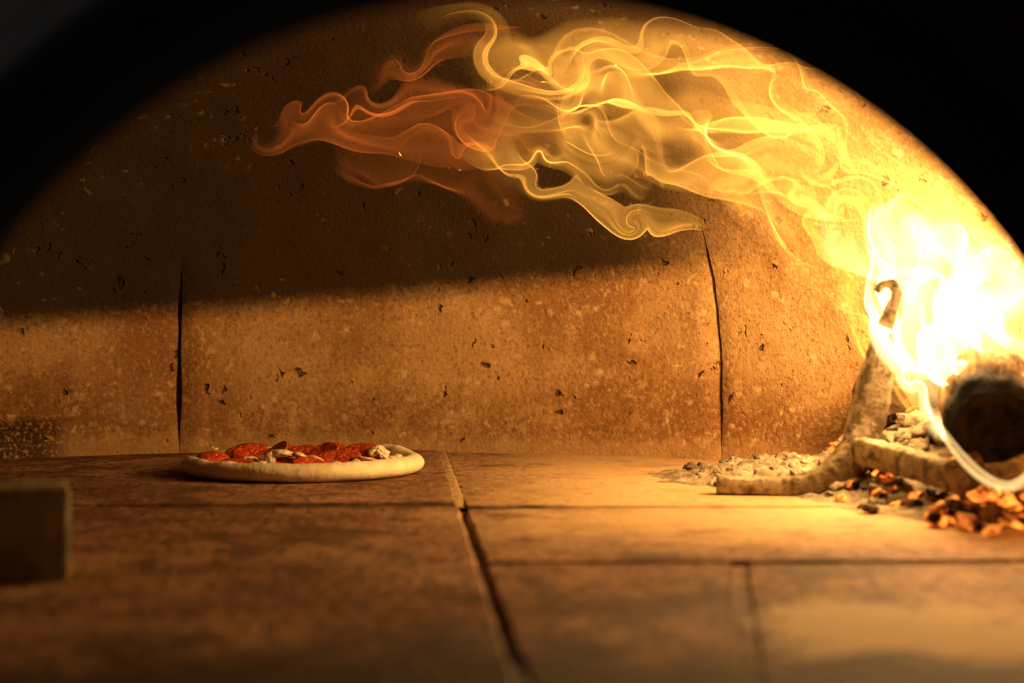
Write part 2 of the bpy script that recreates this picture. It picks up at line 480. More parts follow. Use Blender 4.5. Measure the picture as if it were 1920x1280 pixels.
# front wall with the arched mouth
AX, AZ, AR = -0.003, 0.0535, 0.2285
front = tag(empty('wall_front', (0, .53, 0)), 'dark front wall of the oven around the arched mouth', None, None, 'structure')
def arch_ring(r, y, q=72, zb=-.06):
    P = [(AX + r, y, zb)]
    for i in range(q + 1):
        a = math.pi * i / q
        P.append((AX + r * math.cos(a), y, AZ + r * math.sin(a)))
    P.append((AX - r, y, zb))
    return P
def loft(rings, closed=False):
    V = []; F = []
    k = len(rings[0])
    for r in rings: V += r
    nr = len(rings)
    for i in range(nr if closed else nr - 1):
        b = ((i + 1) % nr) * k
        for j in range(k - 1): F.append((i*k + j, i*k + j + 1, b + j + 1, b + j))
    return V, F
sh = lambda L: [(x, y - .53, z) for (x, y, z) in L]
V, F = loft([sh(arch_ring(AR + .004, .517)), sh(arch_ring(AR, .520)), sh(arch_ring(AR + .009, .535)), sh(arch_ring(AR + .045, .565)), sh(arch_ring(AR + .045, .50)), sh(arch_ring(AR + .034, .494)), sh(arch_ring(AR + .030, .512))], True)
obj('mouth_arch', V, F, M_STEEL, front)
outer = [(1.3, .5, -.06)] + [(1.3 * max(-1, min(1, 1.45 * math.cos(math.pi * i / 72))), .5, -.06 + 1.2 * min(1, 1.6 * math.sin(math.pi * i / 72))) for i in range(73)] + [(-1.3, .5, -.06)]
bk = [(x, .56, z) for (x, y, z) in outer]
V, F = loft([sh(arch_ring(AR + .040, .5)), sh(outer), sh(bk), sh(arch_ring(AR + .040, .56))], True)
obj('facade_plaster', V, F, M_PLASTER, front, smooth=False)

# small dark brick by the mouth
def rough_box(name, size, mat, parent=None, loc=(0,0,0), rot=(0,0,0), jit=.0012, cuts=5, bev=.004, seed=1):
    bm = bmesh.new(); bmesh.ops.create_cube(bm, size=1)
    for v in bm.verts: v.co = Vector((v.co.x * size[0], v.co.y * size[1], v.co.z * size[2]))
    bmesh.ops.bevel(bm, geom=bm.edges[:], offset=bev, segments=2, affect='EDGES', profile=.6)
    bmesh.ops.subdivide_edges(bm, edges=[e for e in bm.edges if e.calc_length() > .02], cuts=cuts, use_grid_fill=True)
    for v in bm.verts:
        q = v.co * 60
        v.co += jit * Vector((float(noise(q.x + seed, q.y, q.z)), float(noise(q.x, q.y + seed + 9, q.z)), float(noise(q.x, q.y, q.z + seed + 31))))
    me = bpy.data.meshes.new(name); bm.to_mesh(me); bm.free()
    me.polygons.foreach_set('use_smooth', [True] * len(me.polygons))
    return link(name, me, mat, parent, loc, rot)
b = rough_box('brick', (.115, .045, .064), M_BRICK, None, (-.352, .935, .0290), (0, 0, .37))
tag(b, 'small sooty dark brick on the floor at the edge of the mouth', 'brick')

# ------------------------------------------------------------------ pizza
PX, PY = -0.2485, 1.700
pizza = tag(empty('pizza', (PX, PY, 0.0)), 'uncooked pizza with pale raised crust and curled pepperoni slices', 'pizza')
def revolve(name, prof, q, fn, mat, parent):
    pr = np.array(prof); n = len(pr)
    th = np.linspace(0, 2 * math.pi, q, endpoint=False)[None]
    r = pr[:, :1]; z = pr[:, 1:2]
    r, z = fn(r + 0 * th, z + 0 * th, th + 0 * r)
    P = np.stack([r * np.cos(th), r * np.sin(th), z], -1).reshape(-1, 3)
    F = grid_faces(n, q, True)
    F = [f[::-1] for f in F]
    V = np.vstack([P, [[0, 0, float(z[0].mean())]], [[0, 0, float(z[-1].mean())]]]); N = n * q
    for j in range(q):
        F.append((N, j, (j + 1) % q)[::-1]); F.append((N + 1, (n - 1) * q + (j + 1) % q, (n - 1) * q + j)[::-1])
    o = obj(name, V, F, mat, parent)
    bm = bmesh.new(); bm.from_mesh(o.data); bmesh.ops.recalc_face_normals(bm, faces=bm.faces); bm.to_mesh(o.data); bm.free()
    return o
def crust_fn(r, z, th):
    c, s = np.cos(th), np.sin(th)
    k = np.clip((r - .08) / .05, 0, 1)
    r = r * (1 + k * (.018 * noise(c * 1.6, s * 1.6, .5) + .006 * noise(c * 6, s * 6, 3.0)))
    lift = 1 + k * (.15 * noise(c * 2.0 + 4, s * 2.0, 1.5) + .07 * noise(c * 6, s * 6, 8.0)) + k * .22 * np.exp(-((th - 0.85) / .40)**2)
    z = z * lift
    return r, z
prof = [(.02, .0), (.09, .0), (.130, .0003), (.1405, .0022), (.1462, .0065), (.1487, .0120), (.1478, .0178), (.1445, .0225), (.1390, .0254), (.1330, .0258), (.1275, .0236), (.1235, .0195), (.1200, .0145), (.115, .0118), (.08, .0105), (.02, .0105)]
pr2 = spline([(a * .965, b_ * .83) for a, b_ in prof], 48)
revolve('crust', pr2, 160, crust_fn, M_CRUST, pizza)
def sauce_fn(r, z, th):
    c, s = np.cos(th), np.sin(th)
    k = np.clip(r / .12, 0, 1)
    return r * (1 + .05 * k * noise(c * 4, s * 4, 2.)), z + .0016 * (1 - k**6) * (.5 + noise(r * c * 60, r * s * 60, 1.))
revolve('tomato_sauce', [(.01, .0092), (.112, .0092), (.115, .0105), (.113, .0122), (.10, .0125), (.06, .0122), (.02, .0122)], 90, sauce_fn, M_SAUCE, pizza)
def pepperoni(x, y, z, rad, tilt, az, cup, fold, seed):
    q, n = 36, 8
    V = []
    for side in (0, 1):
        for i in range(n):
            t = (i + 1) / n
            for j in range(q):
                a = 2 * math.pi * j / q
                w = 1 + .05 * float(noise(math.cos(a) * 1.5 + seed, math.sin(a) * 1.5, 2.))
                px, py = rad * t * w * math.cos(a), rad * t * w * math.sin(a)
                h = cup * t * t * rad + fold * (px / rad)**2 * rad + .0012 * float(noise(px * 90 + seed, py * 90, 1.))
                th = .0016 * (1 - .55 * t**8)
                V.append((px, py, h + (th if side == 0 else -th)))
    nq = n * q; F = []
    for side in (0, 1):
        f = grid_faces(n, q, True, side * nq)
        F += f if side else [g[::-1] for g in f]
    for j in range(q):
        F.append(((n-1)*q + j, (n-1)*q + (j+1) % q, nq + (n-1)*q + (j+1) % q, nq + (n-1)*q + j)[::-1])
    F.append(tuple(range(q))[::-1]); F.append(tuple(nq + j for j in range(q)))
    o = obj('pepperoni_slice', V, F, M_PEP, pizza)
    R = Matrix.Rotation(az, 4, 'Z') @ Matrix.Rotation(tilt, 4, 'Y') 
    o.matrix_local = Matrix.Translation((x, y, z)) @ R
    bm = bmesh.new(); bm.from_mesh(o.data); bmesh.ops.recalc_face_normals(bm, faces=bm.faces); bm.to_mesh(o.data); bm.free()
    return o
D2 = math.radians
# x, y, z, radius, tilt, azimuth, cup, fold
for i, p in enumerate([
    (-.104, -.018, .0185, .022, D2(48), D2(-70), -.40, -.30),
    (-.113, .006, .0165, .017, D2(40), D2(-120), -.30, -.20),
    (-.067, .030, .0165, .025, D2(26), D2(-75), .15, .0),
    (-.036, -.012, .0175, .025, D2(36), D2(-150), .15, .12),
    (-.006, .052, .0185, .025, D2(26), D2(-105), .1, -.2),
    (-.010, -.052, .0165, .023, D2(36), D2(-75), .0, -.25),
    (.018, .018, .0175, .024, D2(28), D2(-130), .12, .1),
    (.043, -.022, .0170, .028, D2(30), D2(-98), .06, -.25),
    (.061, .052, .0190, .025, D2(34), D2(-115), .05, -.2),
    (-.066, -.078, .0150, .021, D2(12), D2(-80), .1, .0),
    (.018, -.082, .0150, .020, D2(14), D2(-60), .1, .1),
    (.082, -.020, .0140, .024, D2(6), D2(10), .1, .0),
    (-.030, .088, .0165, .024, D2(14), D2(-60), .1, .0),
    (-.082, .062, .0165, .024, D2(16), D2(-90), .1, .1),
    (.020, .092, .0165, .023, D2(14), D2(-100), .1, .1)]):
    pepperoni(*p, seed=i * 3.7)
def lump(name, mat, parent, loc, size, rot, seed, sub=3, amp=.35, fr=1.6):
    bm = bmesh.new(); bmesh.ops.create_icosphere(bm, subdivisions=sub, radius=1)
    P = np.array([v.co[:] for v in bm.verts])
    d = 1 + amp * fbm(P[:, 0] * fr + seed * 5.1, P[:, 1] * fr, P[:, 2] * fr, 3)
    for v, k in zip(bm.verts, d): v.co = Vector((v.co.x * size[0], v.co.y * size[1], v.co.z * size[2])) * float(k)
    me = bpy.data.meshes.new(name); bm.to_mesh(me); bm.free()
    me.polygons.foreach_set('use_smooth', [True] * len(me.polygons))
    return link(name, me, mat, parent, loc, rot)
def shred(pts, w, seed):
    """a melted strand or flap of cheese swept along a few points"""
    n, q = 22, 10
    C = spline(pts, n); V = []
    T = np.gradient(C, axis=0)
    for i in range(n):
        t = Vector(T[i]).normalized(); s = t.cross(Vector((0, 0, 1))).normalized(); u = s.cross(t)
        k = math.sin(math.pi * (i + .35) / (n - .3))**.5
        for j in range(q):
            a = 2 * math.pi * j / q
            nn = 1 + .35 * float(noise(i * .35 + seed, math.cos(a), math.sin(a)))
            V.append(Vector(C[i]) + s * (w * k * nn * math.cos(a)) + u * (w * .35 * k * nn * math.sin(a)))
    F = grid_faces(n, q, True) + [tuple(range(q)), tuple((n-1)*q + j for j in range(q))[::-1]]
    o = obj('cheese_shred', V, F, M_CHEESE, pizza)
    bm = bmesh.new(); bm.from_mesh(o.data); bmesh.ops.recalc_face_normals(bm, faces=bm.faces); bm.to_mesh(o.data); bm.free()
lump('cheese_lump', M_CHEESE, pizza, (-.031, -.056, .0205), (.0065, .006, .0105), (0, .15, 0), 61, 3, .4, 2.4)
lump('cheese_lump', M_CHEESE, pizza, (-.016, -.054, .0270), (.0150, .008, .0042), (0, .10, .1), 62, 3, .4, 2.6)
lump('cheese_lump', M_CHEESE, pizza, (.004, -.056, .0245), (.0090, .006, .0032), (0, .35, 0), 63, 3, .4, 2.6)
shred([(-.030, -.056, .0260), (-.018, -.060, .0275), (-.008, -.062, .0260)], .0035, 11)
shred([(.010, -.056, .0225), (.020, -.060, .0235), (.032, -.064, .0195)], .0042, 3)
shred([(-.090, -.070, .0150), (-.076, -.074, .0185), (-.060, -.072, .0150)], .0050, 4)
shred([(-.068, -.060, .0165), (-.058, -.056, .0225), (-.048, -.054, .0200)], .0035, 5)
shred([(.036, -.082, .0150), (.048, -.084, .0195), (.062, -.080, .0145)], .0036, 6)
shred([(.062, -.072, .0150), (.069, -.066, .0205), (.080, -.066, .0150)], .0032, 7)
shred([(.068, -.030, .0215), (.082, -.034, .0185), (.098, -.044, .0155)], .0050, 8)
shred([(.076, .034, .0170), (.078, .040, .0250), (.086, .042, .0270), (.094, .038, .0190)], .0065, 9)
shred([(.082, -.010, .0190), (.090, -.008, .0240), (.102, -.012, .0170)], .0055, 10)
shred([(-.050, -.030, .0170), (-.056, -.040, .0215), (-.064, -.048, .0170)], .0045, 12)
for i, (x, y, z, r) in enumerate([(-.092, -.072, .0140, .006), (-.078, -.080, .0145, .007), (-.046, -.076, .0145, .006), (-.040, -.066, .0165, .005), (-.028, -.074, .0145, .005), (-.020, -.080, .0140, .005), (.104, -.005, .0155, .007), (.110, .020, .0155, .007), (.092, .018, .0175, .008), (.050, .015, .0155, .007), (-.02, .02, .0165, .009), (-.05, .0, .0155, .008), (.096, -.050, .0140, .005), (.074, -.050, .0150, .005), (-.098, -.038, .0310, .0026), (-.103, -.034, .0325, .0018)]):
    lump('cheese_lump', M_CHEESE, pizza, (x, y, z), (r * 1.3, r, r * .6), (0, 0, i), i, 3, .4, 2.2)
lump('cheese_lump', M_CHEESE, pizza, (.086, .046, .0175), (.010, .012, .010), (0, 0, 0), 40, 3, .4, 2.2)

# ------------------------------------------------------------------ andiron
def bar(name, pts, mat, parent, q=20, n=90, amp=.0011, sq=.36, up=(0, 1, 0)):
    """rough forged bar: pts rows are x, y, z, half width, half depth"""
    C = spline(pts, n); P = C[:, :3]; V = []
    T = np.gradient(P, axis=0)
    for i in range(n):
        t = Vector(T[i]).normalized(); d = Vector(up); d = (d - t * d.dot(t)).normalized(); s = d.cross(t)
        for j in range(q):
            a = 2 * math.pi * j / q
            ca, sa = math.cos(a), math.sin(a)
            x = math.copysign(abs(ca)**sq, ca); y = math.copysign(abs(sa)**sq, sa)
            v = Vector(P[i]) + s * (C[i, 3] * x) + d * (C[i, 4] * y)
            k = amp * float(fbm(v.x * 130, v.y * 130, v.z * 130, 3))
            V.append(v + (s * ca + d * sa) * k)
    F = grid_faces(n, q, True) + [tuple(range(q)), tuple((n-1)*q + j for j in range(q))[::-1]]
    o = obj(name, V, F, mat, parent)
    bm = bmesh.new(); bm.from_mesh(o.data); bmesh.ops.recalc_face_normals(bm, faces=bm.faces); bm.to_mesh(o.data); bm.free()
    for p in o.data.polygons:
        if len(p.vertices) > 4: p.use_smooth = False
    return o
andiron = tag(empty('andiron', (.33, 1.46, -.003)), 'ash-coated forged iron log holder with curved foot and scrolled upright', 'andiron')
A0 = Vector(andiron.location)
loc = lambda rows: [(r[0] - A0.x, r[1] - A0.y, r[2] - A0.z, r[3], r[4]) for r in rows]
bar('foot', loc([(.214, 1.485, .0075, .0092, .013), (.245, 1.482, .0065, .0090, .013), (.290, 1.476, .0070, .0096, .013), (.322, 1.472, .0140, .0135, .014), (.346, 1.470, .0300, .0175, .015), (.361, 1.470, .0480, .0190, .0155), (.368, 1.472, .066, .0185, .015)]), M_IRON, andiron)
bar('upright', loc([(.357, 1.470, .045, .0160, .0155), (.366, 1.470, .074, .0178, .015), (.374, 1.468, .110, .0165, .014), (.3785, 1.462, .1453, .0120, .012), (.3795, 1.445, .1716, .0075, .009), (.3844, 1.432, .1935, .0052, .0065), (.3854, 1.425, .2057, .0046, .006), (.3797, 1.423, .2139, .0044, .006), (.3701, 1.422, .2129, .0040, .0055), (.3644, 1.422, .2067, .0034, .005)]), M_IRON, andiron, n=90)
bar('crossbar', loc([(.355, 1.468, .045, .014, .012), (.375, 1.420, .041, .0135, .011), (.392, 1.350, .0365, .0135, .011), (.404, 1.290, .0330, .0135, .011)]), M_IRON, andiron, up=(1, .2, 0))
bar('rear_leg', loc([(.402, 1.278, .050, .016, .017), (.408, 1.272, .035, .017, .018), (.418, 1.268, .016, .019, .019), (.432, 1.266, -.002, .020, .019)]), M_IRON, andiron, n=40, sq=.6)

# ------------------------------------------------------------------ ash bed and coals
def ash_h(x, y):
    base = .088 * np.exp(-((x - .50) / .115)**2 - ((y - 1.56) / .17)**2)
    base += .019 * np.exp(-((x - .30) / .10)**2 - ((y - 1.67) / .11)**2)
    base += .022 * np.exp(-((x - .48) / .08)**2 - ((y - 1.37) / .11)**2)
    base += .007 * np.exp(-((x - .36) / .04)**2 - ((y - 1.44) / .05)**2)
    return base
n, m = 150, 150
gx = np.linspace(.12, .70, n)[:, None] + np.zeros((1, m)); gy = np.linspace(1.10, 1.90, m)[None] + np.zeros((n, 1))
h = ash_h(gx, gy)
k = np.clip(h / .012, 0, 1)
z = -.0065 + h + k * (.007 * fbm(gx * 45, gy * 45, 1.0, 3) + .005 * np.abs(fbm(gx * 130, gy * 130, 4., 2)))
rr = np.hypot(gx - CX, gy - CY)
V = np.stack([gx, gy, z], -1).reshape(-1, 3)
F = [f[::-1] for f in grid_faces(n, m) if rr.reshape(-1)[f[0]] < R0 - .005 and max(V[t][2] for t in f) > -.006]
used = sorted({t for f in F for t in f}); mp = {t: i for i, t in enumerate(used)}
ash = obj('ash_bed', V[used], [tuple(mp[t] for t in f) for f in F], M_ASH)
tag(ash, 'heap of pale wood ash under the burning logs', 'ash', None, 'stuff')

CH = []
def chunk_mesh(name, seed, mat, amp=.30):
    bm = bmesh.new(); bmesh.ops.create_icosphere(bm, subdivisions=3, radius=1)
    r = random.Random(seed)
    planes = [(Vector((r.gauss(0, 1), r.gauss(0, 1), r.gauss(0, 1))).normalized(), r.uniform(.55, .85)) for _ in range(9)]
    for v in bm.verts:
        c = v.co.copy()
        for p, d in planes:
            e = c.dot(p) - d
            if e > 0: c -= p * e
        q = c * 3.2
        v.co = c * (1 + amp * .55 * float(fbm(q.x + seed * 3.3, q.y, q.z * 1.6, 4)))
    me = bpy.data.meshes.new(name); bm.to_mesh(me); bm.free()
    me.polygons.foreach_set('use_smooth', [True] * len(me.polygons))
    me.materials.append(mat)
    return me
ASHM = [chunk_mesh('ash_lump', 50 + i, M_ASH, .85) for i in range(5)]
COALM = [chunk_mesh('charcoal_piece', 70 + i, M_COAL, .4) for i in range(4)]
DARKM = [chunk_mesh('charcoal_piece', 80 + i, M_DARKCOAL if i % 2 else M_COAL, .8) for i in range(4)]
EMBM = [chunk_mesh('ember', 90 + i, M_EMBER) for i in range(5)]
EMB2M = [chunk_mesh('ember', 110 + i, M_EMBER2) for i in range(4)]
def piece(name, meshes, x, y, z, s, label, cat, group, squash=.7, long=1.3):
    o = link(name, rnd.choice(meshes), None, None, (x, y, z))
    o.scale = (s * rnd.uniform(1, long), s * rnd.uniform(.8, 1.1), s * squash * rnd.uniform(.8, 1.1))
    o.rotation_euler = (rnd.uniform(-.4, .4), rnd.uniform(-.4, .4), rnd.uniform(0, 6.28))
    return tag(o, label, cat, group)
def hz(x, y): return max(-.003, float(ash_h(np.array(x), np.array(y))) - .0065)
# fringe of ash behind the foot of the andiron
for i in range(120):
    x = rnd.uniform(.215, .385); y = rnd.uniform(1.545, 1.75)
    s = rnd.choice((.0025, .003, .004, .006, .010)) * rnd.uniform(.8, 1.2)
    if math.hypot(x - CX, y - CY) > R0 - .03: continue
    dark = rnd.random() < .3
    if dark: piece('charcoal_piece', COALM, x, y, hz(x, y) + s * .3, s, 'small dark charcoal piece in the ash behind the andiron foot', 'charcoal', 'charcoal behind the andiron foot')
    else: piece('ash_lump', ASHM, x, y, hz(x, y) + s * .25, s, 'pale crumbly ash lump behind the curved andiron foot', 'ash lump', 'ash lumps behind the andiron foot')
# heap behind the crossbar
for i in range(34):
    x = rnd.uniform(.395, .50); y = rnd.uniform(1.42, 1.62)
    s = rnd.uniform(.010, .021)
    piece('ash_lump', ASHM, x, y, hz(x, y) + s * .3, s, 'large ash-white coal on the heap behind the andiron crossbar', 'ash lump', 'ash-white coals on the heap')
for i in range(9):
    x = rnd.uniform(.425, .50); y = rnd.uniform(1.56, 1.68)
    s = rnd.uniform(.014, .026)
    piece('ember', EMB2M, x, y, hz(x, y) + s * .4, s, 'dull red ember on the heap in front of the dark log', 'ember', 'dull red embers on the heap', .5, 1.9)
# under the crossbar
for i in range(48):
    x = rnd.uniform(.325, .43); y = rnd.uniform(1.32, 1.46)
    s = rnd.uniform(.004, .011)
    if rnd.random() < .62: piece('charcoal_piece', DARKM, x, y, hz(x, y) + s * .35, s, 'small charcoal crumb under the andiron crossbar', 'charcoal', 'charcoal under the crossbar')
    else: piece('ember', EMBM, x, y, hz(x, y) + s * .35, s, 'small orange ember under the andiron crossbar', 'ember', 'embers under the crossbar')
for (x, y, s) in ((.325, 1.435, .010), (.338, 1.43, .008), (.30, 1.45, .005)):
    piece('charcoal_piece', COALM, x, y, -.003 + s * .4, s, 'flat charcoal flake on the floor in front of the andiron', 'charcoal', 'charcoal flakes before the andiron', .45, 1.8)
# glowing heap at the front
k = 0
while k < 36:
    x = rnd.gauss(.425, .030); y = rnd.gauss(1.245, .035)
    s = rnd.uniform(.008, .0155)
    if x < .355 or y < 1.165: continue
    k += 1
    top = .035 * math.exp(-((x - .43) / .04)**2 - ((y - 1.25) / .05)**2)
    piece('ember', EMBM if rnd.random() < .5 else EMB2M, x, y, -.003 + s * .45 + top * rnd.random(), s, 'glowing orange ember in the pile below the log end', 'ember', 'embers below the log end')
e = piece('ember', EMBM, .368, 1.585, .040, .015, 'single glowing ember tip poking out behind the andiron upright', 'ember', None, .5, 1.8)
lump_o = lump('ash_lump', M_ASH, None, (.385, 1.588, .042), (.022, .02, .016), (0, 0, .4), 77, 3, .3)
tag(lump_o, 'ash-covered coal carrying the ember tip behind the andiron upright', 'ash lump')

# ------------------------------------------------------------------ logs
def log(name, label, a, b, ra, rb, mats, seed, hollow=.012):
    a = Vector(a); b = Vector(b); t = (b - a)
    L = t.length
    root = tag(empty(name, a), label, 'log')
    root.rotation_euler = t.to_track_quat('Z', 'Y').to_euler()
    n, q = 60, 56
    V = []
    for i in range(n):
        s = i / (n - 1)
        for j in range(q):
            an = 2 * math.pi * j / q
            r = ra + (rb - ra) * s
            w = 1 + .10 * float(noise(math.cos(an) * 1.3 + seed, math.sin(an) * 1.3, s * 2)) + .045 * float(fbm(math.cos(an) * 5 + seed, math.sin(an) * 5, s * 7, 3))
            w *= .86 + .14 * min(1, s * 14)
            V.append((r * w * math.cos(an), r * w * math.sin(an), L * s))
    F = grid_faces(n, q, True) + [tuple((n-1)*q + j for j in range(q))]
    o = obj('bark', V, F, mats[0], root)
    E = []
    k = 12
    for i in range(k):
        f = 1 - i / k
        for j in range(q):
            x, y, _ = V[j]
            E.append((x * f, y * f, hollow * (1 - f**3) + .004 * float(fbm(x * f * 70 + seed, y * f * 70, 3., 3)) * (1 - f**6)))
    E.append((0, 0, hollow))
    G = grid_faces(k, q, True) + [((k-1)*q + j, (k-1)*q + (j+1) % q, k*q) for j in range(q)]
    obj('charred_end', E, G, mats[1], root)
    return root
log('log', 'burning log with black charred end resting on the andiron', (.4285, 1.262, .0800), (.488, 1.505, .157), .040, .050, (M_BARK, M_CHAR), 2.0, .016)
log('log', 'dark charred log lying behind the andiron upright under the flames', (.430, 1.69, .090), (.585, 1.44, .088), .042, .045, (M_WOOD, M_CHAR), 8.0, .004)

def single_out(group, what, where):
    L = [o for o in COL.objects if o.get('group') == group]
    size = lambda o: o.scale.x * o.scale.y * o.scale.z
    for key, text in ((lambda o: -size(o), 'largest'), (lambda o: o.location.y - o.location.z, 'frontmost'), (lambda o: o.location.x / o.location.y, 'leftmost'), (lambda o: -o.location.x / o.location.y, 'rightmost'), (lambda o: -o.location.z, 'topmost')):
        if not L: break
        o = min(L, key=key); L.remove(o)
        o['label'] = '%s %s %s' % (text, what, where)
single_out('embers below the log end', 'glowing ember of the pile', 'below the log end')
single_out('embers under the crossbar', 'orange ember', 'under the andiron crossbar')
single_out('charcoal under the crossbar', 'black charcoal crumb', 'under the andiron crossbar')
single_out('ash-white coals on the heap', 'ash-white coal on the heap', 'behind the andiron crossbar')
single_out('ash lumps behind the andiron foot', 'pale ash lump', 'behind the curved andiron foot')
single_out('charcoal behind the andiron foot', 'dark charcoal piece in the ash', 'behind the andiron foot')
single_out('dull red embers on the heap', 'dull red ember on the heap', 'before the dark log')

